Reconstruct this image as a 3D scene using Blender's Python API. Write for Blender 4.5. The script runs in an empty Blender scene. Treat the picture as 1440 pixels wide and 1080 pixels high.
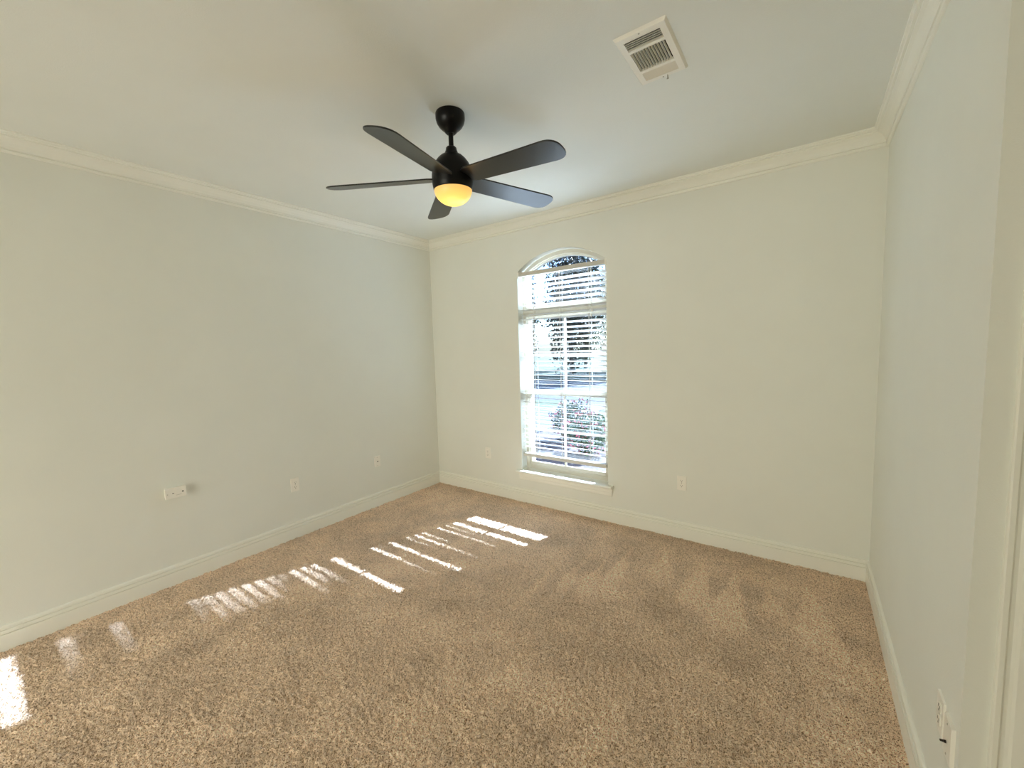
import bpy, bmesh, math, random
import numpy as np
from mathutils import Vector, Matrix

random.seed(4)
rng = np.random.default_rng(7)
sc = bpy.context.scene
COL = sc.collection
R = math.radians

# room dimensions (metres): left wall x=0, window wall y=0, room towards -y
W, H, YN, XA = 3.817, 2.743, -4.7, 4.85
YC = -1.835                       # outer corner where the right wall ends

# ------------------------------------------------------------------ camera
cd = bpy.data.cameras.new('camera')
cam = bpy.data.objects.new('camera', cd)
COL.objects.link(cam)
cd.sensor_fit = 'HORIZONTAL'
cd.sensor_width = 36.0
cd.lens = 578.71 / 1440 * 36
cd.clip_start = 0.02
cam.location = (3.4656, -3.3108, 1.5435)
cam.rotation_mode = 'XYZ'
cam.rotation_euler = (1.48388841, 0.0291704954, 0.621305744)
sc.camera = cam

# ------------------------------------------------------------------ view, world, sun, big lights
sc.view_settings.view_transform = 'Standard'
sc.view_settings.look = 'None'
sc.view_settings.gamma = 1.0
sc.view_settings.use_curve_mapping = False
sc.view_settings.exposure = 0.0
try:
    sc.cycles.max_bounces = 14
    sc.cycles.diffuse_bounces = 10
    sc.cycles.transparent_max_bounces = 16
    sc.cycles.sample_clamp_indirect = 8.0
    sc.cycles.caustics_reflective = False
    sc.cycles.caustics_refractive = False
except Exception:
    pass

E_SUN, C_SUN = 48.0, (0.85, 1.0, 1.25)
E_SKY, C_SKY = 0.5, (0.65, 0.88, 1.3)
E_FILL, C_FILL = 97.0, (0.975, 0.945, 0.81)
SUN_DIR = Vector((-0.52, -1.5, -1.0)).normalized()
w = bpy.data.worlds.new('world')
sc.world = w
w.use_nodes = True
nt = w.node_tree
nt.nodes.clear()
sky = nt.nodes.new('ShaderNodeTexSky')
sky.sky_type = 'NISHITA'
sky.sun_disc = False
sky.sun_elevation = R(32.2)
sky.sun_rotation = math.atan2(0.52, 1.5)
sky.dust_density = 2.0
bg = nt.nodes.new('ShaderNodeBackground')
bg.inputs['Strength'].default_value = E_SKY
wo = nt.nodes.new('ShaderNodeOutputWorld')
tint = nt.nodes.new('ShaderNodeMix')
tint.data_type = 'RGBA'
tint.blend_type = 'MULTIPLY'
tint.inputs[0].default_value = 1.0
tint.inputs[7].default_value = (*C_SKY, 1)
nt.links.new(sky.outputs['Color'], tint.inputs[6])
nt.links.new(tint.outputs[2], bg.inputs['Color'])
nt.links.new(bg.outputs['Background'], wo.inputs['Surface'])


def light(name, kind, loc, rot, energy, color, **kw):
    d = bpy.data.lights.new(name, kind)
    d.energy = energy
    d.color = color
    for k, v in kw.items():
        setattr(d, k, v)
    o = bpy.data.objects.new(name, d)
    o.location = loc
    o.rotation_euler = rot
    COL.objects.link(o)
    return o


sun = light('sun', 'SUN', (3, 6, 6), SUN_DIR.to_track_quat('-Z', 'Y').to_euler(), E_SUN, C_SUN, angle=R(0.6))
# daylight entering by the arched window (portal only guides sampling of the sky)
pt = light('window_portal', 'AREA', (1.63, 0.20, 1.38), (R(-90), 0, 0), 1.0, (1, 1, 1), shape='RECTANGLE', size=1.0, size_y=2.2)
pt.data.cycles.is_portal = True
# unseen fill light added behind the camera, shining in by the near wall's opening
light('fill_light', 'AREA', (1.35, YN - 1.6, 1.2), (R(90), 0, 0), E_FILL, C_FILL, shape='RECTANGLE', size=2.3, size_y=2.0)


# ------------------------------------------------------------------ materials
def mat(name, color, rough=0.5, bump=0.0, bscale=40.0, var=0.0, metallic=0.0, spec=0.5, coat=0.0, emit=None, vscale=3.0):
    m = bpy.data.materials.new(name)
    m.use_nodes = True
    n = m.node_tree.nodes
    l = m.node_tree.links
    b = n['Principled BSDF']
    b.inputs['Base Color'].default_value = (*color, 1)
    b.inputs['Roughness'].default_value = rough
    b.inputs['Metallic'].default_value = metallic
    b.inputs['Specular IOR Level'].default_value = spec
    if coat:
        b.inputs['Coat Weight'].default_value = coat
    tc = n.new('ShaderNodeTexCoord')
    if var:
        t = n.new('ShaderNodeTexNoise')
        t.inputs['Scale'].default_value = vscale
        t.inputs['Detail'].default_value = 4
        l.new(tc.outputs['Object'], t.inputs['Vector'])
        r = n.new('ShaderNodeValToRGB')
        r.color_ramp.elements[0].position = 0.3
        r.color_ramp.elements[1].position = 0.7
        r.color_ramp.elements[0].color = (*[c * (1 - var) for c in color], 1)
        r.color_ramp.elements[1].color = (*[min(1, c * (1 + var)) for c in color], 1)
        l.new(t.outputs['Fac'], r.inputs['Fac'])
        l.new(r.outputs['Color'], b.inputs['Base Color'])
    if bump:
        t2 = n.new('ShaderNodeTexNoise')
        t2.inputs['Scale'].default_value = bscale
        t2.inputs['Detail'].default_value = 3
        l.new(tc.outputs['Object'], t2.inputs['Vector'])
        bp = n.new('ShaderNodeBump')
        bp.inputs['Strength'].default_value = bump
        bp.inputs['Distance'].default_value = 0.002
        l.new(t2.outputs['Fac'], bp.inputs['Height'])
        l.new(bp.outputs['Normal'], b.inputs['Normal'])
    if emit:
        b.inputs['Emission Color'].default_value = (*emit[0], 1)
        b.inputs['Emission Strength'].default_value = emit[1]
    return m


M = {}
M['wall'] = mat('wall_paint', (0.775, 0.785, 0.725), 0.6, 0.25, 260, 0.012, spec=0.25)
M['ceil'] = mat('ceiling_paint', (0.78, 0.80, 0.76), 0.7, 0.3, 220, 0.012, spec=0.2)
M['trim'] = mat('trim_paint', (0.84, 0.84, 0.77), 0.28, 0.05, 60, 0.01, spec=0.5)
M['black'] = mat('matte_black_metal', (0.0025, 0.0025, 0.003), 0.34, 0.03, 90, spec=0.22)
M['blade'] = mat('black_blade_finish', (0.008, 0.009, 0.009), 0.30, 0.03, 70, 0.1, spec=0.5)
M['plastic'] = mat('white_plastic', (0.86, 0.84, 0.77), 0.3, 0.02, 100, spec=0.5)
M['slot'] = mat('dark_slot', (0.02, 0.018, 0.015), 0.6)
M['duct_shade'] = mat('painted_duct_shade', (0.006, 0.0055, 0.005), 0.9)  # near-black colour stands in for the shade inside the duct
M['screw'] = mat('painted_screw', (0.45, 0.43, 0.38), 0.4, metallic=0.3)
M['vent'] = mat('vent_enamel', (0.84, 0.82, 0.75), 0.35, 0.03, 80)
M['frame'] = mat('window_vinyl', (0.62, 0.585, 0.49), 0.35, 0.03, 80)
M['rail'] = mat('blind_rail_shaded', (0.58, 0.56, 0.50), 0.4, 0.02, 60)  # rails are white like the slats; their shade is put into this grey
M['cord'] = mat('blind_cord', (0.75, 0.74, 0.70), 0.8)
M['coax'] = mat('dark_jack', (0.03, 0.02, 0.015), 0.35, metallic=0.5)
M['street'] = mat('asphalt', (0.04, 0.047, 0.06), 0.9, 0.5, 60, 0.15, vscale=5)
M['curb'] = mat('concrete', (0.045, 0.052, 0.065), 0.9, 0.4, 40, 0.1)
M['mulch'] = mat('mulch_ground', (0.07, 0.055, 0.055), 0.95, 0.9, 30, 0.45, vscale=14)
M['grass'] = mat('lawn', (0.03, 0.05, 0.022), 0.9, 0.8, 80, 0.4, vscale=9)
M['bark'] = mat('bark', (0.10, 0.075, 0.055), 0.95, 0.8, 30, 0.4, vscale=12)
M['leafA'] = mat('leaf_dark', (0.022, 0.032, 0.022), 0.5, 0.1, 10, 0.4, vscale=2)
M['leafB'] = mat('leaf_green', (0.045, 0.085, 0.035), 0.5, 0.1, 10, 0.4, vscale=2)
M['pink'] = mat('pink_petals', (0.42, 0.10, 0.13), 0.6, 0.1, 10, 0.2, vscale=5)
M['brick'] = mat('pale_siding', (0.42, 0.36, 0.30), 0.9, 0.4, 30, 0.1)
M['roof'] = mat('roof_shingles', (0.12, 0.12, 0.13), 0.9, 0.5, 20, 0.2)

# slats: white painted, letting a little light through
m = mat('blind_slat', (0.80, 0.81, 0.79), 0.4, 0.02, 60)
n, l = m.node_tree.nodes, m.node_tree.links
tr = n.new('ShaderNodeBsdfTranslucent')
tr.inputs['Color'].default_value = (0.85, 0.86, 0.84, 1)
mx = n.new('ShaderNodeMixShader')
mx.inputs[0].default_value = 0.05
l.new(n['Principled BSDF'].outputs[0], mx.inputs[1])
l.new(tr.outputs[0], mx.inputs[2])
l.new(mx.outputs[0], n['Material Output'].inputs['Surface'])
M['slat'] = m

# window glass
m = bpy.data.materials.new('window_glass')
m.use_nodes = True
n, l = m.node_tree.nodes, m.node_tree.links
n.clear()
o = n.new('ShaderNodeOutputMaterial')
a = n.new('ShaderNodeBsdfTransparent')
a.inputs['Color'].default_value = (0.93, 0.96, 0.97, 1)
g = n.new('ShaderNodeBsdfGlossy')
g.inputs['Roughness'].default_value = 0.02
fr = n.new('ShaderNodeFresnel')
fr.inputs['IOR'].default_value = 1.45
mx = n.new('ShaderNodeMixShader')
l.new(fr.outputs[0], mx.inputs[0])
l.new(a.outputs[0], mx.inputs[1])
l.new(g.outputs[0], mx.inputs[2])
l.new(mx.outputs[0], o.inputs['Surface'])
M['glass'] = m

# lamp glass: glowing opal bowl, hotter at the bottom where the bulbs sit
m = mat('opal_lamp_glass', (0.9, 0.8, 0.6), 0.4)
n, l = m.node_tree.nodes, m.node_tree.links
geo = n.new('ShaderNodeTexCoord')
sx = n.new('ShaderNodeSeparateXYZ')
l.new(geo.outputs['Generated'], sx.inputs[0])
rp = n.new('ShaderNodeValToRGB')
rp.color_ramp.elements[0].position = 0.0
rp.color_ramp.elements[0].color = (1.0, 0.86, 0.14, 1)
rp.color_ramp.elements[1].position = 0.75
rp.color_ramp.elements[1].color = (1.0, 0.56, 0.13, 1)
l.new(sx.outputs['Z'], rp.inputs['Fac'])
l.new(rp.outputs['Color'], n['Principled BSDF'].inputs['Emission Color'])
n['Principled BSDF'].inputs['Emission Strength'].default_value = 0.95
n['Principled BSDF'].inputs['Base Color'].default_value = (0.25, 0.2, 0.12, 1)
M['lamp'] = m

# carpet
m = bpy.data.materials.new('beige_carpet')
m.use_nodes = True
n, l = m.node_tree.nodes, m.node_tree.links
b = n['Principled BSDF']
b.inputs['Roughness'].default_value = 1.0
b.inputs['Specular IOR Level'].default_value = 0.05
tc = n.new('ShaderNodeTexCoord')
no = n.new('ShaderNodeTexNoise')
no.inputs['Scale'].default_value = 185
no.inputs['Detail'].default_value = 2
no.inputs['Roughness'].default_value = 0.7
l.new(tc.outputs['Object'], no.inputs['Vector'])
rp = n.new('ShaderNodeValToRGB')
cr = rp.color_ramp
cr.elements[0].position = 0.36
cr.elements[0].color = (0.23, 0.145, 0.08, 1)
cr.elements[1].position = 0.66
cr.elements[1].color = (1.0, 0.83, 0.66, 1)
e = cr.elements.new(0.48)
e.color = (0.92, 0.670, 0.485, 1)
l.new(no.outputs['Fac'], rp.inputs['Fac'])
at = n.new('ShaderNodeAttribute')
at.attribute_name = 'nap'
ml = n.new('ShaderNodeMix')
ml.data_type = 'RGBA'
ml.blend_type = 'MULTIPLY'
ml.inputs[0].default_value = 1.0
l.new(rp.outputs['Color'], ml.inputs[6])
l.new(at.outputs['Color'], ml.inputs[7])
l.new(ml.outputs[2], b.inputs['Base Color'])
bp = n.new('ShaderNodeBump')
bp.inputs['Strength'].default_value = 0.9
bp.inputs['Distance'].default_value = 0.008
l.new(no.outputs['Fac'], bp.inputs['Height'])
l.new(bp.outputs['Normal'], b.inputs['Normal'])
M['carpet'] = m


# ------------------------------------------------------------------ helpers
def link(name, me, material=None, parent=None, smooth=False):
    o = bpy.data.objects.new(name, me)
    COL.objects.link(o)
    if material is not None:
        me.materials.append(M[material] if isinstance(material, str) else material)
    if parent is not None:
        o.parent = parent
        o.matrix_parent_inverse = parent.matrix_basis.inverted()
    if smooth:
        for p in me.polygons:
            p.use_smooth = True
    return o


class MB:
    def __init__(s):
        s.v, s.f = [], []

    def add(s, vs, fs):
        k = len(s.v)
        s.v += [tuple(v) for v in vs]
        s.f += [tuple(i + k for i in f) for f in fs]

    def box(s, x0, x1, y0, y1, z0, z1):
        s.add([(x0, y0, z0), (x1, y0, z0), (x1, y1, z0), (x0, y1, z0), (x0, y0, z1), (x1, y0, z1), (x1, y1, z1), (x0, y1, z1)],
              [(0, 3, 2, 1), (4, 5, 6, 7), (0, 1, 5, 4), (1, 2, 6, 5), (2, 3, 7, 6), (3, 0, 4, 7)])

    def lathe(s, prof, cx, cy, seg=48, cap=True):
        k = len(prof)
        vs = [(cx + r * math.cos(2 * math.pi * i / seg), cy + r * math.sin(2 * math.pi * i / seg), z) for i in range(seg) for r, z in prof]
        fs = [(i * k + j, ((i + 1) % seg) * k + j, ((i + 1) % seg) * k + j + 1, i * k + j + 1) for i in range(seg) for j in range(k - 1)]
        if cap:
            fs += [tuple(i * k for i in range(seg)), tuple(i * k + k - 1 for i in range(seg))]
        s.add(vs, fs)

    def cyl(s, p0, p1, r0, r1=None, seg=12):
        r1 = r0 if r1 is None else r1
        p0, p1 = Vector(p0), Vector(p1)
        q = (p1 - p0).to_track_quat('Z', 'Y')
        vs = []
        for p, r in ((p0, r0), (p1, r1)):
            for i in range(seg):
                a = 2 * math.pi * i / seg
                vs.append(p + q @ Vector((r * math.cos(a), r * math.sin(a), 0)))
        fs = [(i, (i + 1) % seg, seg + (i + 1) % seg, seg + i) for i in range(seg)] + [tuple(range(seg))[::-1], tuple(range(seg, 2 * seg))]
        s.add(vs, fs)

    def tube(s, pts, r, seg=8):
        for a, b_ in zip(pts[:-1], pts[1:]):
            s.cyl(a, b_, r, r, seg)

    def build(s, name, material, parent=None, smooth=False, bevel=0.0, mtx=None, origin=None):
        me = bpy.data.meshes.new(name)
        vs = s.v
        if mtx is not None:
            vs = [tuple(mtx @ Vector(v)) for v in vs]
        if origin is not None:
            vs = [tuple(Vector(v) - Vector(origin)) for v in vs]
        me.from_pydata(vs, [], s.f)
        bm = bmesh.new()
        bm.from_mesh(me)
        bmesh.ops.recalc_face_normals(bm, faces=bm.faces)
        bm.to_mesh(me)
        bm.free()
        me.update()
        o = link(name, me, material, parent)
        if origin is not None:
            o.location = origin
        if bevel:
            md = o.modifiers.new('bevel', 'BEVEL')
            md.width = bevel
            md.segments = 2
            md.limit_method = 'ANGLE'
        if smooth:
            for p in me.polygons:
                p.use_smooth = True
            me.set_sharp_from_angle(angle=R(38))
        return o


def struct(o):
    o['kind'] = 'structure'
    return o


def thing(name, label, cat, loc, group=None, rotz=0.0):
    o = bpy.data.objects.new(name, None)
    o.empty_display_size = 0.1
    o.location = loc
    o.rotation_euler = (0, 0, rotz)
    COL.objects.link(o)
    tag(o, label, cat, group)
    return o


def tag(o, label, cat, group=None):
    o['label'] = label
    o['category'] = cat
    if group:
        o['group'] = group
    return o


def part(mb, name, material, parent, **kw):
    """mesh given in the local space of its thing"""
    o = mb.build(name, material, None, **kw)
    o.parent = parent
    return o


# ------------------------------------------------------------------ window opening geometry
XL, XR, ZS = 1.180, 2.083, 0.335          # opening sides and sill
ZSP = 2.262                               # spring of the arch
XC = (XL + XR) / 2
half = (XR - XL) / 2
rise = 0.158
RA = (half * half + rise * rise) / (2 * rise)
ZCEN = ZSP + rise - RA


def arch(n_, inset=0.0, x0=None, x1=None):
    """points along the arch from left to right"""
    r = RA - inset
    hx = half - inset
    out = []
    for i in range(n_ + 1):
        x = -hx + 2 * hx * i / n_
        out.append((XC + x, ZCEN + math.sqrt(r * r - x * x)))
    return out


# ------------------------------------------------------------------ floor (carpet), walls, ceiling
def vnoise(nx, ny, cell, seed):
    r = np.random.default_rng(seed)
    gx, gy = int(nx / cell) + 3, int(ny / cell) + 3
    g = r.random((gx, gy))
    X = np.arange(nx) / cell
    Y = np.arange(ny) / cell
    xi, yi = X.astype(int), Y.astype(int)
    fx, fy = X - xi, Y - yi
    fx, fy = fx * fx * (3 - 2 * fx), fy * fy * (3 - 2 * fy)
    fx, fy = fx[:, None], fy[None, :]
    A = g[np.ix_(xi, yi)]
    B = g[np.ix_(xi + 1, yi)]
    C = g[np.ix_(xi, yi + 1)]
    D = g[np.ix_(xi + 1, yi + 1)]
    return (A * (1 - fx) + B * fx) * (1 - fy) + (C * (1 - fx) + D * fx) * fy


def make_carpet():
    st = 0.0052
    x0, x1, y0, y1 = 0.0, XA, YN, 0.0
    nx, ny = int((x1 - x0) / st) + 1, int((y1 - y0) / st) + 1
    xs, ys = np.linspace(x0, x1, nx), np.linspace(y0, y1, ny)
    X, Y = np.meshgrid(xs, ys, indexing='ij')
    z = 0.0065 + 0.010 * (rng.random((nx, ny)) - 0.5) + 0.010 * (vnoise(nx, ny, 1.9, 3) - 0.5) + 0.004 * (vnoise(nx, ny, 28, 5) - 0.5)
    # nap: brushed light / dark areas left by the vacuum cleaner
    nap = 1.06 + 0.26 * (vnoise(nx, ny, 42, 11) - 0.5) + 0.18 * (vnoise(nx, ny, 17, 12) - 0.5) + 0.10 * (vnoise(nx, ny, 90, 13) - 0.5)
    wob = 0.03 * (vnoise(nx, ny, 14, 21) - 0.5)
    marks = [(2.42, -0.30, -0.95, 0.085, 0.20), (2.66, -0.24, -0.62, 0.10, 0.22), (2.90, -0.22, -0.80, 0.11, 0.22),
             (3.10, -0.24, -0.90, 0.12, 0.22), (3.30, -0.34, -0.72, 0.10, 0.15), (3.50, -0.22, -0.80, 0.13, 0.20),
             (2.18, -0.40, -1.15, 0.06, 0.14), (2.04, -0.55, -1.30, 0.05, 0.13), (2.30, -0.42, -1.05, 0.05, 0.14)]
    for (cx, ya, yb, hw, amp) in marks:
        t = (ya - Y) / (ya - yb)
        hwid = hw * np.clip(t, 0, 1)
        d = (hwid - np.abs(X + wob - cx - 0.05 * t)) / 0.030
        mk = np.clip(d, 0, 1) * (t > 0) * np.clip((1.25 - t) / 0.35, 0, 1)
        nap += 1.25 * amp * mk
    dk = np.clip((Y + 0.33) / 0.1, 0, 1) * (X > 1.9)
    nap -= 0.03 * dk
    nap = np.clip(nap, 0.72, 1.25)
    co = np.stack([X, Y, z], -1).reshape(-1, 3).astype(np.float32)
    ii = np.arange(nx * ny).reshape(nx, ny)
    q = np.stack([ii[:-1, :-1], ii[1:, :-1], ii[1:, 1:], ii[:-1, 1:]], -1).reshape(-1, 4).astype(np.int32)
    me = bpy.data.meshes.new('floor')
    me.vertices.add(nx * ny)
    me.vertices.foreach_set('co', co.ravel())
    me.loops.add(q.size)
    me.loops.foreach_set('vertex_index', q.ravel())
    me.polygons.add(len(q))
    me.polygons.foreach_set('loop_start', np.arange(0, q.size, 4, dtype=np.int32))
    me.update(calc_edges=True)
    at = me.color_attributes.new('nap', 'FLOAT_COLOR', 'POINT')
    nf = nap.ravel()
    at.data.foreach_set('color', np.stack([nf, nf, nf, np.ones_like(nf)], -1).astype(np.float32).ravel())
    me.polygons.foreach_set('use_smooth', np.ones(len(q), dtype=bool))
    me.validate()
    return struct(link('floor', me, 'carpet'))


make_carpet()
b = MB(); b.box(-0.12, XA + 0.12, YN - 2.2, 0.25, -0.12, -0.005)
struct(b.build('floor_slab', 'curb'))
b = MB(); b.box(-0.12, XA + 0.12, YN - 2.2, 0.25, H, H + 0.12)
struct(b.build('ceiling', 'ceil'))
b = MB(); b.box(-0.12, 0, YN - 2.2, 0.25, -0.1, H)
struct(b.build('wall_left', 'wall'))
# right wall: ends at an outer corner, then the wall steps back to the right
b = MB(); b.box(W, XA + 0.12, YC, 0.25, -0.1, H)
struct(b.build('wall_right', 'wall'))
b = MB(); b.box(XA, XA + 0.12, YN - 2.2, YC, -0.1, H)
struct(b.build('wall_alcove', 'wall'))
# near wall behind the camera with a wide opening placed to let the added fill light in
b = MB()
b.box(0, 0.2, YN - 0.12, YN, -0.1, H)
b.box(2.7, XA, YN - 0.12, YN, -0.1, H)
b.box(0.2, 2.7, YN - 0.12, YN, 2.25, H)
struct(b.build('wall_near', 'wall'))
b = MB(); b.box(0, XA, YN - 2.2, YN - 2.1, -0.1, H)
struct(b.build('wall_hallway', 'wall'))


def back_wall():
    NA = 28
    ap = arch(NA)
    T = 0.25
    ZS = 0.3145
    mb = MB()
    for y in (0.0, T):
        vs, fs = [], []

        def q(pts):
            k = len(vs)
            vs.extend([(x, y, z) for x, z in pts])
            fs.append(tuple(range(k, k + len(pts))))
        q([(0, -0.1), (XL, -0.1), (XL, ZS), (XL, ZSP), (XL, H), (0, H)])
        q([(XR, -0.1), (W, -0.1), (W, H), (XR, H), (XR, ZSP), (XR, ZS)])
        q([(XL, -0.1), (XR, -0.1), (XR, ZS), (XL, ZS)])
        for i in range(NA):
            q([ap[i], ap[i + 1], (ap[i + 1][0], H), (ap[i][0], H)])
        mb.add(vs, fs)
    # reveal
    loop = [(XL, ZS)] + ap + [(XR, ZS)]
    k = len(loop)
    vs = [(x, y, z) for y in (0.0, T) for x, z in loop]
    fs = [(i, (i + 1) % k, k + (i + 1) % k, k + i) for i in range(k)]
    mb.add(vs, fs)
    me = bpy.data.meshes.new('wall_back')
    me.from_pydata(mb.v, [], mb.f)
    bm = bmesh.new()
    bm.from_mesh(me)
    bmesh.ops.remove_doubles(bm, verts=bm.verts, dist=0.0004)
    bmesh.ops.recalc_face_normals(bm, faces=bm.faces)
    bm.to_mesh(me)
    bm.free()
    return struct(link('wall_back', me, 'wall'))


back_wall()

# ------------------------------------------------------------------ mouldings
BASE = [(0, 0), (0.016, 0), (0.016, 0.093), (0.0155, 0.0945), (0.0070, 0.0955), (0.0070, 0.1008), (0.0150, 0.1018), (0.0150, 0.105),
        (0.0145, 0.1170), (0.0045, 0.1185), (0.0045, 0.1238), (0.0110, 0.1245), (0.0112, 0.135), (0.0085, 0.140), (0.004, 0.1425), (0, 0.143)]
CROWN = [(0, H - 0.097), (0.007, H - 0.097), (0.012, H - 0.094), (0.015, H - 0.086), (0.009, H - 0.083), (0.009, H - 0.079), (0.018, H - 0.077),
         (0.019, H - 0.066), (0.027, H - 0.049), (0.040, H - 0.033), (0.053, H - 0.025), (0.053, H - 0.018), (0.063, H - 0.0175),
         (0.066, H - 0.010), (0.074, H - 0.008), (0.075, H), (0, H)]


def sweep(name, p0, p1, prof, m0, m1, material='trim'):
    """profile (d, z) swept from p0 to p1; d grows to the left of the direction.  m = +1 inner mitre, -1 outer mitre, 0 square"""
    p0, p1 = Vector((*p0, 0)), Vector((*p1, 0))
    t = (p1 - p0).normalized()
    nrm = Vector((-t.y, t.x, 0))
    mb = MB()
    vs = []
    for p, s_, mm in ((p0, 1, m0), (p1, -1, m1)):
        for d, z in prof:
            vs.append(p + nrm * d + t * (s_ * mm * d) + Vector((0, 0, z)))
    k = len(prof)
    fs = [(i, (i + 1) % k, k + (i + 1) % k, k + i) for i in range(k)] + [tuple(range(k)), tuple(range(k, 2 * k))]
    mb.add(vs, fs)
    return struct(mb.build(name, material))


runs = [('left', (0, 0), (0, YN), 1, 0), ('back', (W, 0), (0, 0), 1, 1), ('right', (W, YC), (W, 0), -1, 1)]
for nm, a_, b_, m0, m1 in runs:
    sweep('baseboard_' + nm, a_, b_, BASE, m0, m1)
for i, (nm, a_, b_, m0, m1) in enumerate(runs):
    sweep('trim_%d' % (i + 1), a_, b_, CROWN, m0, m1)
sweep('trim_4', (3.867, YC), (W, YC), BASE, 0, -1)
sweep('trim_5', (XA, YC), (W, YC), CROWN, 1, -1)
sweep('trim_6', (XA, YN), (XA, YC), CROWN, 0, 1)

# ------------------------------------------------------------------ closet door and its casing on the return wall
CP = [(0, 0), (0.0, 0.013), (0.003, 0.016), (0.012, 0.016), (0.017, 0.009), (0.024, 0.0075), (0.030, 0.010), (0.035, 0.0155), (0.058, 0.018),
      (0.064, 0.0165), (0.070, 0.0165), (0.070, 0)]


def casing_leg(x0, sgn, z1, name):
    mb = MB()
    vs = []
    for z, mt in ((0, 0), (z1, 1)):
        for a_, d in CP:
            vs.append((x0 + sgn * a_, YC - d, z + (0.070 - a_) * mt))
    k = len(CP)
    mb.add(vs, [(i, (i + 1) % k, k + (i + 1) % k, k + i) for i in range(k)] + [tuple(range(k)), tuple(range(k, 2 * k))])
    return struct(mb.build(name, 'trim'))


DX0, DX1, DZ = 3.937, 4.699, 2.04
casing_leg(3.867, 1, DZ, 'trim_7')
casing_leg(4.769, -1, DZ, 'trim_8')
mb = MB()
vs = []
for x, s_ in ((DX0, -1), (DX1, 1)):
    for a_, d in CP:
        vs.append((x + s_ * (0.070 - a_), YC - d, DZ + 0.070 - a_))
k = len(CP)
mb.add(vs, [(i, (i + 1) % k, k + (i + 1) % k, k + i) for i in range(k)] + [tuple(range(k)), tuple(range(k, 2 * k))])
struct(mb.build('trim_9', 'trim'))
mb = MB()
mb.box(DX0 + 0.003, DX1 - 0.003, YC - 0.006, YC + 0.0, 0.012, DZ)
for (x0, x1) in ((DX0 + 0.11, DX0 + 0.36), (DX0 + 0.42, DX0 + 0.67)):
    for (z0, z1) in ((0.2, 0.85), (1.0, 1.9)):
        mb.box(x0, x1, YC - 0.010, YC - 0.006, z0, z1)
door = struct(mb.build('door_1', 'trim', bevel=0.003))
mb = MB()
mb.lathe([(0.0, 0), (0.026, 0.0), (0.026, 0.006), (0.010, 0.012), (0.010, 0.035), (0.022, 0.042), (0.027, 0.055), (0.020, 0.066), (0.0, 0.07)], 0, 0, 24, cap=False)
kn = mb.build('door_knob', mat('brushed_nickel', (0.6, 0.58, 0.55), 0.3, metallic=1.0), smooth=True, mtx=Matrix.Translation((DX1 - 0.07, YC - 0.006, 0.92)) @ Matrix.Rotation(R(90), 4, 'X'))
kn.parent = door

# ------------------------------------------------------------------ window: frame, sashes, glass, stool, apron
YF = 0.084
win = struct(thing('window_1', '', '', (XC, YF, ZS)))
del win['label'], win['category']
O = Vector((XC, YF, ZS))


def wbox(mb, x0, x1, y0, y1, z0, z1):
    mb.box(x0 - O.x, x1 - O.x, y0 - O.y, y1 - O.y, z0 - O.z, z1 - O.z)


def arch_band(mb, i0, i1, y0, y1, n_=28, zmin=None):
    """solid band between two inset arches"""
    A, B = arch(n_, i0), arch(n_, i1)
    vs = []
    for (x, z) in A: vs += [(x - O.x, y0 - O.y, z - O.z), (x - O.x, y1 - O.y, z - O.z)]
    for (x, z) in B: vs += [(x - O.x, y0 - O.y, z - O.z), (x - O.x, y1 - O.y, z - O.z)]
    m_ = 2 * (n_ + 1)
    fs = []
    for i in range(n_):
        a, c = 2 * i, 2 * i + 2
        fs += [(a, c, c + m_, a + m_), (a + 1, a + 1 + m_, c + 1 + m_, c + 1), (a, a + 1, c + 1, c), (a + m_, c + m_, c + 1 + m_, a + 1 + m_)]
    fs += [(0, m_, m_ + 1, 1), (m_ - 2, m_ - 1, 2 * m_ - 1, 2 * m_ - 2)]
    mb.add(vs, fs)


mb = MB()                                  # outer frame
wbox(mb, XL, XL + 0.034, YF, 0.165, ZS, ZSP + 0.02)
wbox(mb, XR - 0.034, XR, YF, 0.165, ZS, ZSP + 0.02)
wbox(mb, XL + 0.034, XR - 0.034, YF, 0.165, ZS, ZS + 0.040)
wbox(mb, XL + 0.034, XR - 0.034, YF + 0.002, 0.165, 1.845, 1.925)
wbox(mb, XL + 0.034, XR - 0.034, YF - 0.008, YF + 0.002, 1.868, 1.902)
arch_band(mb, 0.0, 0.036, YF, 0.165)
part(mb, 'frame', 'frame', win, bevel=0.002)
mb = MB()                                  # stop bead round the arched top light
arch_band(mb, 0.036, 0.052, YF + 0.015, 0.15)
wbox(mb, XL + 0.034, XL + 0.054, YF + 0.014, 0.15, 1.925, ZSP + 0.012)
wbox(mb, XR - 0.054, XR - 0.034, YF + 0.014, 0.15, 1.925, ZSP + 0.012)
wbox(mb, XL + 0.054, XR - 0.054, YF + 0.014, 0.15, 1.925, 1.94)
part(mb, 'top_light_bead', 'frame', win, bevel=0.0015)


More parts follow.
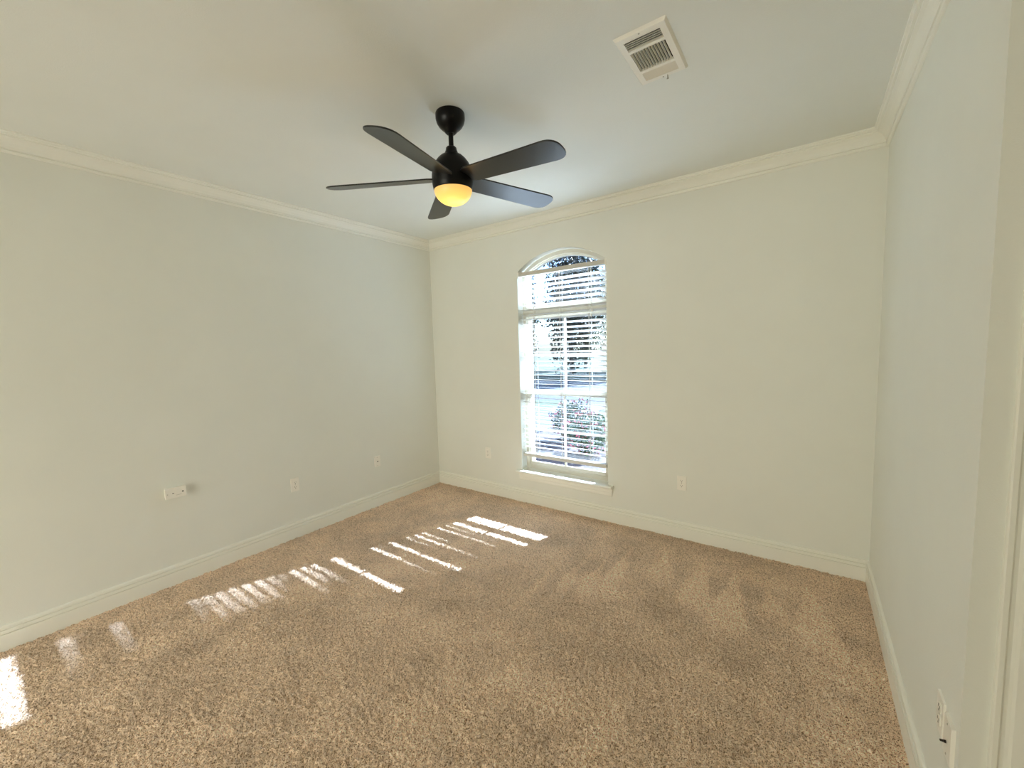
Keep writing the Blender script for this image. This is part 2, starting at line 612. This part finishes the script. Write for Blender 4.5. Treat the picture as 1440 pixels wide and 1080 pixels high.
def sash(z0, z1, y0, y1, name, rail0, rail1, munt):
    mb = MB()
    a, c = XL + 0.034, XR - 0.034
    wbox(mb, a, a + 0.027, y0, y1, z0, z1)
    wbox(mb, c - 0.027, c, y0, y1, z0, z1)
    wbox(mb, a + 0.027, c - 0.027, y0, y1, z0, z0 + rail0)
    wbox(mb, a + 0.027, c - 0.027, y0, y1, z1 - rail1, z1)
    s_ = part(mb, name, 'frame', win, bevel=0.002)
    mb = MB()
    ym = (y0 + y1) / 2
    wbox(mb, XC - 0.017 - 0.010, XC - 0.017 + 0.010, ym - 0.006, ym + 0.006, z0 + rail0, z1 - rail1)
    for zz in munt:
        wbox(mb, a + 0.027, c - 0.027, ym - 0.005, ym + 0.005, zz - 0.010, zz + 0.010)
    mo = mb.build('muntin', 'frame')
    mo.parent = s_
    mb = MB()
    wbox(mb, a + 0.020, c - 0.020, ym - 0.0015, ym + 0.0015, z0 + rail0 - 0.005, z1 - rail1 + 0.005)
    g_ = mb.build('pane', 'glass')
    g_.parent = s_
    return s_


sash(ZS + 0.040, 1.125, YF + 0.008, YF + 0.036, 'lower_sash', 0.032, 0.045, [0.735])
sash(1.075, 1.845, YF + 0.040, YF + 0.066, 'upper_sash', 0.055, 0.03, [1.47])
mb = MB()                                  # pane of the arched top light
A = arch(24, 0.045)
base = [(XL + 0.045, 1.93), (XR - 0.045, 1.93)]
pts = [(base[0][0], base[0][1])] + A + [(base[1][0], base[1][1])]
k = len(pts)
vs = [(x - O.x, y - O.y, z - O.z) for y in (0.112, 0.115) for x, z in pts]
mb.add(vs, [tuple(range(k)), tuple(range(k, 2 * k))[::-1]] + [(i, (i + 1) % k, k + (i + 1) % k, k + i) for i in range(k)])
part(mb, 'arched_pane', 'glass', win)
mb = MB()                                  # sash lock on the meeting rail
wbox(mb, XC - 0.03, XC + 0.03, YF - 0.002, YF + 0.010, 1.122, 1.134)
wbox(mb, XC - 0.008, XC + 0.025, YF - 0.010, YF + 0.004, 1.130, 1.138)
part(mb, 'sash_lock', 'frame', win, bevel=0.002)

# stool (inner sill board) with nosing and horns, apron moulding below
mb = MB()
NOSE = [(-0.052, 0.0), (-0.058, 0.003), (-0.061, 0.010), (-0.058, 0.017), (-0.052, 0.020)]
pr = [(0.0, 0.0)] + NOSE + [(0.0, 0.020)]
x0, x1 = XL - 0.042, XR + 0.048
k = len(pr)
vs = [(x, y, ZS - 0.020 + z) for x in (x0, x1) for y, z in pr]
mb.add(vs, [(i, (i + 1) % k, k + (i + 1) % k, k + i) for i in range(k)] + [tuple(range(k)), tuple(range(k, 2 * k))])
mb.box(XL + 0.0005, XR - 0.0005, 0.0, 0.24, ZS - 0.020, ZS)
struct(mb.build('trim_10', 'trim'))
AP = [(0, 0), (-0.008, 0.0), (-0.011, 0.006), (-0.011, 0.030), (-0.016, 0.036), (-0.016, 0.060), (-0.024, 0.068), (-0.024, 0.078), (0, 0.078)]
x0, x1 = XL - 0.025, XR + 0.032
k = len(AP)
vs = [(x + (-1 if x < XC else 1) * (-y) * 0.5, y, ZS - 0.098 + z) for x in (x0, x1) for y, z in AP]
mb = MB()
mb.add(vs, [(i, (i + 1) % k, k + (i + 1) % k, k + i) for i in range(k)] + [tuple(range(k)), tuple(range(k, 2 * k))])
struct(mb.build('trim_11', 'trim'))

# ------------------------------------------------------------------ horizontal blind
blind = thing('window_blind', 'white two inch slatted blind hanging inside the arched window, slats half open', 'blind', (XC, 0.0, 2.262))
BO = Vector((XC, 0.0, 2.262))


def bl(mb, name, material='slat', **kw):
    mb.v = [tuple(Vector(v) - BO) for v in mb.v]
    return part(mb, name, material, blind, **kw)


mb = MB(); mb.box(XL + 0.012, XR - 0.012, 0.004, 0.052, 2.222, 2.260)
hr = bl(mb, 'headrail', 'rail', bevel=0.002)
for s_, x in ((0, XL + 0.001), (1, XR - 0.013)):
    mb = MB(); mb.box(x, x + 0.012, -0.003, 0.056, 2.212, 2.264)
    mb.box(x + 0.002, x + 0.010, -0.006, -0.003, 2.222, 2.250)
    bl(mb, 'bracket', 'plastic', bevel=0.0015)
NSL = 37
PITCH = 0.0444
YS = 0.036
for i in range(NSL):
    jz = random.uniform(-1, 1) * 0.0012
    jl, jr = random.uniform(-1, 1), random.uniform(-1, 1)
    z = 2.166 - PITCH * i + jz
    # tilt at the left and right end (negative: room edge higher, shuts the sun out)
    tl, trr = -3.2 + 2.2 * jl, -15.0 + 3.0 * jr
    if z > 1.30: tl, trr = -3.0 + 2.0 * jl, -20.0 + 2 * jr
    if z > 1.93: tl, trr = -9.0 + 5.0 * jl, -18.0
    if i in (22, 23):
        tl, trr, z = -8, -9, 2.166 - PITCH * i + (0.0050 if i == 22 else -0.0050)
    if i in (28, 29):
        tl, trr, z = -8, -13, 2.166 - PITCH * i + (0.0035 if i == 28 else -0.0035)
    if z < 0.58: tl, trr = -5, -5
    nxs = 16
    ny_ = 6
    vs = []
    for a in range(nxs + 1):
        t = a / nxs
        x = XL + 0.016 + (XR - XL - 0.032) * t
        th = R(tl + (trr - tl) * t)
        sag = 0.0006 * math.sin(t * math.pi * 3 + i)
        for side in (1, -1):
            for c in range(ny_ + 1):
                u = -0.025 + 0.05 * c / ny_
                crown = 0.0016 * (1 - (u / 0.025) ** 2) + side * 0.0012
                y = YS + u * math.cos(th) - crown * math.sin(th)
                zz = z + u * math.sin(th) + crown * math.cos(th) + sag
                vs.append((x, y, zz))
    row = 2 * (ny_ + 1)
    fs = []
    for a in range(nxs):
        o0, o1 = a * row, (a + 1) * row
        for c in range(ny_):
            fs.append((o0 + c, o0 + c + 1, o1 + c + 1, o1 + c))
            fs.append((o0 + ny_ + 1 + c, o1 + ny_ + 1 + c, o1 + ny_ + 2 + c, o0 + ny_ + 2 + c))
        fs.append((o0, o1, o1 + ny_ + 1, o0 + ny_ + 1))
        fs.append((o0 + ny_, o0 + 2 * ny_ + 1, o1 + 2 * ny_ + 1, o1 + ny_))
    for o0 in (0, nxs * row):
        fs.append(tuple([o0 + c for c in range(ny_ + 1)] + [o0 + ny_ + 1 + c for c in range(ny_, -1, -1)]))
    mb = MB()
    mb.add(vs, fs)
    bl(mb, 'slat', 'slat', smooth=False)
mb = MB(); mb.box(XL + 0.016, XR - 0.016, YS - 0.029, YS + 0.024, 0.472, 0.506)
bl(mb, 'bottom_rail', 'rail', bevel=0.004)
for x in (1.352, 1.632, 1.918):
    mb = MB()
    for dx in (-0.0035, 0.0035):
        mb.tube([(x + dx, YS - 0.0275, 2.222), (x + dx, YS - 0.0275, 0.500)], 0.0012, 6)
        mb.tube([(x + dx, YS + 0.0265, 2.222), (x + dx, YS + 0.0265, 0.500)], 0.0008, 6)
    mb.tube([(x, YS - 0.0282, 2.222), (x, YS - 0.0282, 0.506)], 0.0010, 6)
    bl(mb, 'ladder_cord', 'cord')
for dx, zz in ((0, 1.82), (0.006, 1.86)):
    mb = MB()
    pts = [(1.944 + dx + 0.003 * math.sin(t * 5 + dx * 300), 0.0 - 0.002, 2.225 - (2.225 - zz) * t / 10) for t in range(11)]
    mb.tube(pts, 0.0016, 6)
    c_ = bl(mb, 'pull_cord', 'cord')
    mb = MB()
    mb.lathe([(0.002, 0.0), (0.006, -0.006), (0.007, -0.022), (0.003, -0.026)], 0, 0, 12)
    t_ = mb.build('cord_tassel', 'plastic', smooth=True)
    t_.parent = c_
    t_.location = Vector(pts[-1]) - BO

# ------------------------------------------------------------------ ceiling fan
FC = Vector((1.951, -1.678, 0))
fan = thing('ceiling_fan', 'black five-blade ceiling fan with a glowing warm dome light, hanging from the ceiling', 'ceiling fan', (FC.x, FC.y, H))
hub = Vector((FC.x, FC.y, 2.418))
nrm = Vector((0.021, -0.032, 1)).normalized()
tilt = Matrix.Translation(hub) @ Vector((0, 0, 1)).rotation_difference(nrm).to_matrix().to_4x4() @ Matrix.Translation(-hub)
toF = Matrix.Translation(-Vector((FC.x, FC.y, H)))


def fp(mb, name, material, t=True, **kw):
    return part(mb, name, material, fan, mtx=toF @ (tilt if t else Matrix.Identity(4)), **kw)


mb = MB()
mb.lathe([(0.0, H), (0.072, H), (0.074, H - 0.004), (0.074, H - 0.028), (0.070, H - 0.045), (0.060, H - 0.062), (0.046, H - 0.076), (0.034, H - 0.085),
          (0.030, H - 0.092), (0.022, H - 0.099), (0.0, H - 0.100)], FC.x, FC.y, 56, cap=False)
fp(mb, 'canopy', 'black', False, smooth=True)
mb = MB(); mb.cyl((FC.x, FC.y, H - 0.095), (hub.x + 0.0021, hub.y - 0.0032, 2.55), 0.0125, 0.0125, 24)
fp(mb, 'downrod', 'black', False, smooth=True)
mb = MB()
mb.lathe([(0.0, 2.577), (0.022, 2.577), (0.027, 2.572), (0.029, 2.560), (0.034, 2.548), (0.038, 2.538), (0.0, 2.536)], FC.x, FC.y, 40, cap=False)
fp(mb, 'rod_collar', 'black', smooth=True)
mb = MB()
mb.lathe([(0.0, 2.540), (0.040, 2.540), (0.056, 2.532), (0.073, 2.517), (0.089, 2.495), (0.100, 2.468), (0.1055, 2.440), (0.106, 2.415), (0.104, 2.392),
          (0.1000, 2.370), (0.097, 2.366), (0.0, 2.368)], FC.x, FC.y, 64, cap=False)
fp(mb, 'motor_housing', 'black', smooth=True)
mb = MB()
prof = [(0.097 * math.cos(a), 2.368 - 0.078 * math.sin(a)) for a in [i * math.pi / 2 / 14 for i in range(15)]]
mb.lathe(prof, FC.x, FC.y, 56, cap=False)
lamp = fp(mb, 'light_bowl', 'lamp', smooth=True)
lamp['label'] = 'glowing amber dome light'

PH, PITCHB, DROOP = 5.003, -0.215, -0.038
RT = 0.652


def blade(k_):
    az = PH + k_ * 2 * math.pi / 5
    er = Vector((math.cos(az), math.sin(az), 0))
    et = Vector((-math.sin(az), math.cos(az), 0))
    out = []
    w_of = lambda r: (0.122 + (0.147 - 0.122) * max(0, (r - 0.12) / (RT - 0.12))) / 2
    # outline: +s side from root to tip, round, back
    side = [(0.075, 0.022), (0.098, 0.047), (0.125, w_of(0.125)), (0.25, w_of(0.25)), (0.40, w_of(0.4)), (0.52, w_of(0.52)), (0.57, w_of(0.57))]
    tipn = 14
    tip = []
    a0, hw = 0.575, w_of(0.6)
    for i in range(tipn + 1):
        a = math.pi / 2 - math.pi * i / tipn
        ca, sa = math.cos(a), math.sin(a)
        ex = 0.78
        tip.append((a0 + (RT - a0) * abs(ca) ** ex * (1 if ca >= 0 else -1), hw * abs(sa) ** ex * (1 if sa >= 0 else -1)))
    outline = side + tip + [(r, -s) for r, s in reversed(side)]
    mb = MB()
    T = 0.0035
    vs = []
    for sg in (1, -1):
        for r, s in outline:
            ss = s * math.cos(PITCHB)
            zz = s * math.sin(PITCHB) + DROOP * (r - 0.12)
            p = Vector((FC.x, FC.y, 2.418)) + er * r + et * ss + Vector((0, 0, zz + sg * T))
            vs.append(p)
    k = len(outline)
    mb.add(vs, [tuple(range(k)), tuple(range(k, 2 * k))[::-1]] + [(i, (i + 1) % k, k + (i + 1) % k, k + i) for i in range(k)])
    return fp(mb, 'blade', 'blade', bevel=0.0015)


for k_ in range(5):
    blade(k_)
# warm light the bowl sheds
light('fan_lamp', 'POINT', (FC.x + 0.006, FC.y - 0.01, 2.22), (0, 0, 0), 1.2, (1.0, 0.62, 0.28), shadow_soft_size=0.08)

# ------------------------------------------------------------------ ceiling air register
VX0, VX1, VY0, VY1 = 2.806, 3.010, -1.648, -1.297
vent = thing('air_vent', 'white metal ceiling air register with three banks of louvers', 'air vent', ((VX0 + VX1) / 2, (VY0 + VY1) / 2, H))
VO = Vector(vent.location)


def vp(mb, name, material='vent', **kw):
    mb.v = [tuple(Vector(v) - VO) for v in mb.v]
    return part(mb, name, material, vent, **kw)


mb = MB()
zb, zt = H - 0.011, H
ox0, ox1, oy0, oy1 = 2.838, 2.978, -1.613, -1.326
sl = 0.008
outer_t = [(VX0, VY0), (VX1, VY0), (VX1, VY1), (VX0, VY1)]
outer_b = [(VX0 + sl, VY0 + sl), (VX1 - sl, VY0 + sl), (VX1 - sl, VY1 - sl), (VX0 + sl, VY1 - sl)]
inner = [(ox0, oy0), (ox1, oy0), (ox1, oy1), (ox0, oy1)]
vs = [(x, y, zt) for x, y in outer_t] + [(x, y, zb) for x, y in outer_b] + [(x, y, zb) for x, y in inner] + [(x, y, zt) for x, y in inner]
fs = []
for a in range(4):
    c = (a + 1) % 4
    fs += [(a, c, 4 + c, 4 + a), (4 + a, 4 + c, 8 + c, 8 + a), (8 + a, 8 + c, 12 + c, 12 + a), (12 + a, 12 + c, c, a)]
mb.add(vs, fs)
for ya, yb in ((-1.553, -1.538), (-1.403, -1.387)):
    mb.box(ox0, ox1, ya, yb, zb, zt)
vp(mb, 'face_plate')
mb = MB(); mb.box(ox0, ox1, oy0, oy1, H - 0.0008, H - 0.0002)  # flat dark sheet on the solid ceiling, painting the duct's shade
vp(mb, 'duct_shade_sheet', 'duct_shade')


def louver(p0, p1, tvec):
    """thin tilted strip from p0 to p1, width vector tvec"""
    mb = MB()
    p0, p1, tv = Vector(p0), Vector(p1), Vector(tvec)
    nn = (p1 - p0).cross(tv).normalized() * 0.0006
    vs = [p0 - nn, p1 - nn, p1 + tv - nn, p0 + tv - nn, p0 + nn, p1 + nn, p1 + tv + nn, p0 + tv + nn]
    mb.add(vs, [(0, 1, 2, 3), (7, 6, 5, 4), (0, 4, 5, 1), (1, 5, 6, 2), (2, 6, 7, 3), (3, 7, 4, 0)])
    return vp(mb, 'louver')


for i in range(5):
    y = -1.6125 + 0.0118 * i
    louver((ox0, y + 0.0005, zb + 0.0004), (ox1, y + 0.0005, zb + 0.0004), (0, 0.0060, 0.0088))
for i in range(12):
    x = ox0 + 0.003 + 0.0114 * i
    louver((x, -1.538, zb + 0.0004), (x, -1.403, zb + 0.0004), (0.0036, 0, 0.0088))
for i in range(5):
    y = -1.386 + 0.0118 * (i + 1) - 0.001
    louver((ox0, y, zb + 0.0004), (ox1, y, zb + 0.0004), (0, -0.0085, 0.0088))
for x, y in ((2.905, -1.631), (2.908, -1.309)):
    mb = MB(); mb.lathe([(0.0, zb - 0.0018), (0.0022, zb - 0.0014), (0.0036, zb)], x, y, 16, cap=False)
    vp(mb, 'screw', 'screw', smooth=True)
mb = MB(); mb.box(2.926, 2.929, -1.314, -1.304, zb - 0.014, zb)
mb.box(2.923, 2.932, -1.311, -1.307, zb - 0.016, zb - 0.013)
vp(mb, 'damper_lever', 'screw')


# ------------------------------------------------------------------ wall plates (local: plate in XZ, facing -Y)
def rounded(mb, w_, h_, y0, y1, r, seg=5, cx=0, cz=0, taper=0.0):
    def ring(y, ins):
        out = []
        for (sx, sz, a0) in ((1, 1, 0), (-1, 1, 90), (-1, -1, 180), (1, -1, 270)):
            for i in range(seg + 1):
                a = R(a0 + 90 * i / seg)
                out.append((cx + sx * (w_ / 2 - r) + (r - ins) * math.cos(a), y, cz + sz * (h_ / 2 - r) + (r - ins) * math.sin(a)))
        return out
    A, B = ring(y0, 0), ring(y1, taper)
    k = len(A)
    mb.add(A + B, [tuple(range(k)), tuple(range(k, 2 * k))[::-1]] + [(i, (i + 1) % k, k + (i + 1) % k, k + i) for i in range(k)])


def screw(parent, x, z, y):
    mb = MB()
    mb.cyl((x, y + 0.0005, z), (x, y - 0.0012, z), 0.0032, 0.0026, 14)
    return part(mb, 'screw', 'screw', parent)


def duplex(loc, rotz, label):
    t = thing('wall_outlet', label, 'wall outlet', loc, None, rotz)
    mb = MB(); rounded(mb, 0.070, 0.114, 0, -0.0055, 0.004, taper=0.0022)
    part(mb, 'cover_plate', 'plastic', t)
    for s_ in (1, -1):
        mb = MB(); rounded(mb, 0.034, 0.0285, -0.005, -0.0075, 0.010, cz=s_ * 0.0195)
        r_ = part(mb, 'receptacle', 'plastic', t)
        mb = MB()
        z = s_ * 0.0195
        mb.box(-0.0075, -0.0055, -0.0080, -0.0074, z - 0.001, z + 0.0075)
        mb.box(0.0055, 0.0075, -0.0080, -0.0074, z, z + 0.0070)
        mb.cyl((0, -0.0074, z - 0.0075), (0, -0.0080, z - 0.0075), 0.0028, None, 12)
        s2 = mb.build('slots', 'slot')
        s2.parent = r_
    screw(t, 0, 0, -0.0055)
    return t


LW, RW = R(90), R(-90)        # facing +x (left wall), facing -x (right wall)
duplex((0.0, -1.653, 0.456), LW, 'white duplex outlet on the left wall, between the media box and the jack plate')
duplex((2.692, 0.0, 0.452), 0, 'white duplex outlet low on the window wall, right of the window')
duplex((0.746, 0.0, 0.447), 0, 'white duplex outlet low on the window wall, between the corner and the window')
duplex((W, -1.675, 0.430), RW, 'white duplex outlet low on the right wall, beside the cable plate')

t = thing('cable_plate', 'small white wall plate with one dark jack, on the left wall nearest the corner', 'wall plate', (0.0, -0.838, 0.457), None, LW)
mb = MB(); rounded(mb, 0.070, 0.108, 0, -0.0055, 0.004, taper=0.0022)
part(mb, 'cover_plate', 'plastic', t)
mb = MB(); mb.cyl((0, -0.005, 0), (0, -0.013, 0), 0.0048, 0.0042, 16)
part(mb, 'jack', 'coax', t, smooth=True)
for z in (0.041, -0.041): screw(t, 0, z, -0.0055)

t = thing('cable_plate', 'white wall plate with dark cable stub, at the near end of the right wall', 'wall plate', (W, -1.771, 0.428), None, RW)
mb = MB(); rounded(mb, 0.072, 0.116, 0, -0.009, 0.004, taper=0.0022)
part(mb, 'cover_plate', 'plastic', t)
mb = MB()
mb.cyl((-0.004, -0.0085, -0.012), (-0.004, -0.014, -0.012), 0.0042, 0.0038, 16)
mb.cyl((-0.004, -0.014, -0.012), (-0.007, -0.020, -0.015), 0.0032, 0.0030, 12)
part(mb, 'cable_stub', 'coax', t, smooth=True)
for z in (0.044, -0.044): screw(t, 0, z, -0.009)

# horizontal media box on the left wall, standing proud of the wall
t = thing('media_box', 'white horizontal media box with small ports, sticking out of the left wall', 'wall box', (0.0, -2.452, 0.642), None, LW)
mb = MB(); rounded(mb, 0.104, 0.066, 0, -0.031, 0.005, taper=0.0)
part(mb, 'housing', 'plastic', t, bevel=0.001)
mb = MB(); rounded(mb, 0.116, 0.072, -0.031, -0.037, 0.005, taper=0.002)
part(mb, 'cover_plate', 'plastic', t)
mb = MB(); mb.cyl((0.038, -0.0365, 0.000), (0.038, -0.0385, 0.000), 0.0048, None, 16)
part(mb, 'port', 'slot', t)
mb = MB(); mb.box(-0.020, -0.010, -0.0375, -0.0365, -0.004, 0.000)
part(mb, 'port', 'slot', t)
mb = MB(); mb.box(0.000, 0.030, -0.0375, -0.0365, -0.018, -0.016)
part(mb, 'port', 'screw', t)
screw(t, -0.045, -0.003, -0.0365)

# ------------------------------------------------------------------ outdoors
GZ = -0.25

b = MB(); b.box(-14, 10, 0.25, 4.6, GZ - 0.1, GZ)
struct(b.build('ground_bed', 'mulch'))
b = MB(); b.box(-20, 12, 4.6, 8.5, GZ - 0.1, GZ + 0.01)
struct(b.build('ground_lawn', 'grass'))
b = MB(); b.box(-40, 16, 8.5, 16.5, GZ - 0.1, GZ - 0.03)
struct(b.build('ground_street', 'street'))
b = MB(); b.box(-40, 16, 16.5, 60, GZ - 0.1, GZ + 0.05)
struct(b.build('ground_far_lawn', 'grass'))
b = MB(); b.box(-2.6, -1.1, 1.7, 8.5, GZ - 0.05, GZ + 0.03)
struct(b.build('ground_walkway', 'curb'))


def leaf_cloud(center, rad, n_, size, seed, hollow=0.35):
    r = np.random.default_rng(seed)
    d = r.normal(size=(n_, 3))
    d /= np.linalg.norm(d, axis=1)[:, None]
    rr = (hollow + (1 - hollow) * r.random(n_)) ** 0.7
    lump = 1 + 0.22 * np.sin(d[:, 0] * 5 + seed) * np.cos(d[:, 1] * 6 + seed) + 0.12 * np.sin(d[:, 2] * 9 + seed)
    p = np.array(center) + d * (rr * lump)[:, None] * np.array(rad)
    a = r.normal(size=(n_, 3)); a /= np.linalg.norm(a, axis=1)[:, None]
    b_ = np.cross(a, r.normal(size=(n_, 3))); b_ /= np.linalg.norm(b_, axis=1)[:, None]
    s = size * (0.6 + 0.8 * r.random(n_))[:, None]
    v = np.stack([p - a * s, p - b_ * s * 0.45, p + a * s, p + b_ * s * 0.45], 1).reshape(-1, 3)
    return v, [(4 * i, 4 * i + 1, 4 * i + 2, 4 * i + 3) for i in range(n_)]


def tree(loc, h, rad, label, lm, seed, n_=6500, size=0.12):
    t = thing('tree', label, 'tree', loc, 'trees across the street')
    r = random.Random(seed)
    mb = MB()
    top = Vector((r.uniform(-.3, .3), r.uniform(-.3, .3), h * 0.55))
    mb.cyl((0, 0, 0), top, 0.17, 0.09, 10)
    for i in range(9):
        a = r.uniform(0, 6.28)
        st_ = top * r.uniform(0.55, 1.0)
        e_ = Vector((math.cos(a) * rad * 0.8, math.sin(a) * rad * 0.8, r.uniform(h * 0.5, h * 0.95)))
        md_ = (st_ + e_) / 2 + Vector((0, 0, 0.25))
        mb.cyl(st_, md_, 0.06, 0.035, 7)
        mb.cyl(md_, e_, 0.035, 0.012, 7)
    part(mb, 'trunk', 'bark', t, smooth=True)
    mb = MB()
    v, f = leaf_cloud((0, 0, h * 0.54), (rad, rad, h * 0.48), n_, size, seed)
    mb.add(v.tolist(), f)
    part(mb, 'foliage', lm, t)
    return t


spec = [
        (-13.0, 20.2, 8.0, 1.75, 'leafA', 'dark dense tree beyond the street, behind the left edge of the blind'),
        (-8.6, 20.0, 8.6, 1.8, 'leafA', 'tall dark tree beyond the street, behind the middle of the blind'),
        (-4.4, 20.6, 8.0, 1.8, 'leafB', 'green tree beyond the street, behind the right edge of the blind'),
        (-10.8, 26.6, 10.0, 2.2, 'leafB', 'tall tree in the back row outside, left of centre'),
        (-5.4, 26.8, 10.0, 2.2, 'leafA', 'tall tree in the back row outside, right of centre')]
for i, (x, y, h_, r_, lm, lab) in enumerate(spec):
    tree((x, y, GZ), h_, r_, lab, lm, i + 2)


def shrub(loc, rad, label, seed, pink, group):
    t = thing('flowering_shrub' if pink else 'shrub', label, 'shrub', loc, group)
    mb = MB()
    r = random.Random(seed)
    for i in range(8):
        a = r.uniform(0, 6.28)
        mb.cyl((0, 0, 0), (math.cos(a) * rad[0] * .6, math.sin(a) * rad[1] * .6, rad[2] * r.uniform(0.9, 1.5)), 0.012, 0.005, 6)
    part(mb, 'stems', 'bark', t)
    mb = MB()
    v, f = leaf_cloud((0, 0, rad[2] * 1.0), rad, 2600, 0.03, seed, 0.4)
    mb.add(v.tolist(), f)
    part(mb, 'foliage', 'leafB', t)
    if pink:
        mb = MB()
        v, f = leaf_cloud((0, 0, rad[2] * 1.04), tuple(q * 1.04 for q in rad), 300, 0.030, seed + 50, 0.85)
        mb.add(v.tolist(), f)
        part(mb, 'blossoms', 'pink', t)
    return t


g_ = 'shrubs in the bed outside the window'
shrub((0.55, 2.9, GZ), (0.42, 0.36, 0.34), 'pink flowering shrub just outside, seen through the lower right panes', 11, True, g_)
shrub((-0.15, 3.7, GZ), (0.45, 0.4, 0.36), 'pink flowering shrub outside, behind the middle of the lower panes', 12, True, g_)
shrub((-0.95, 3.1, GZ), (0.26, 0.24, 0.20), 'small green shrub outside, left end of the bed', 14, False, g_)
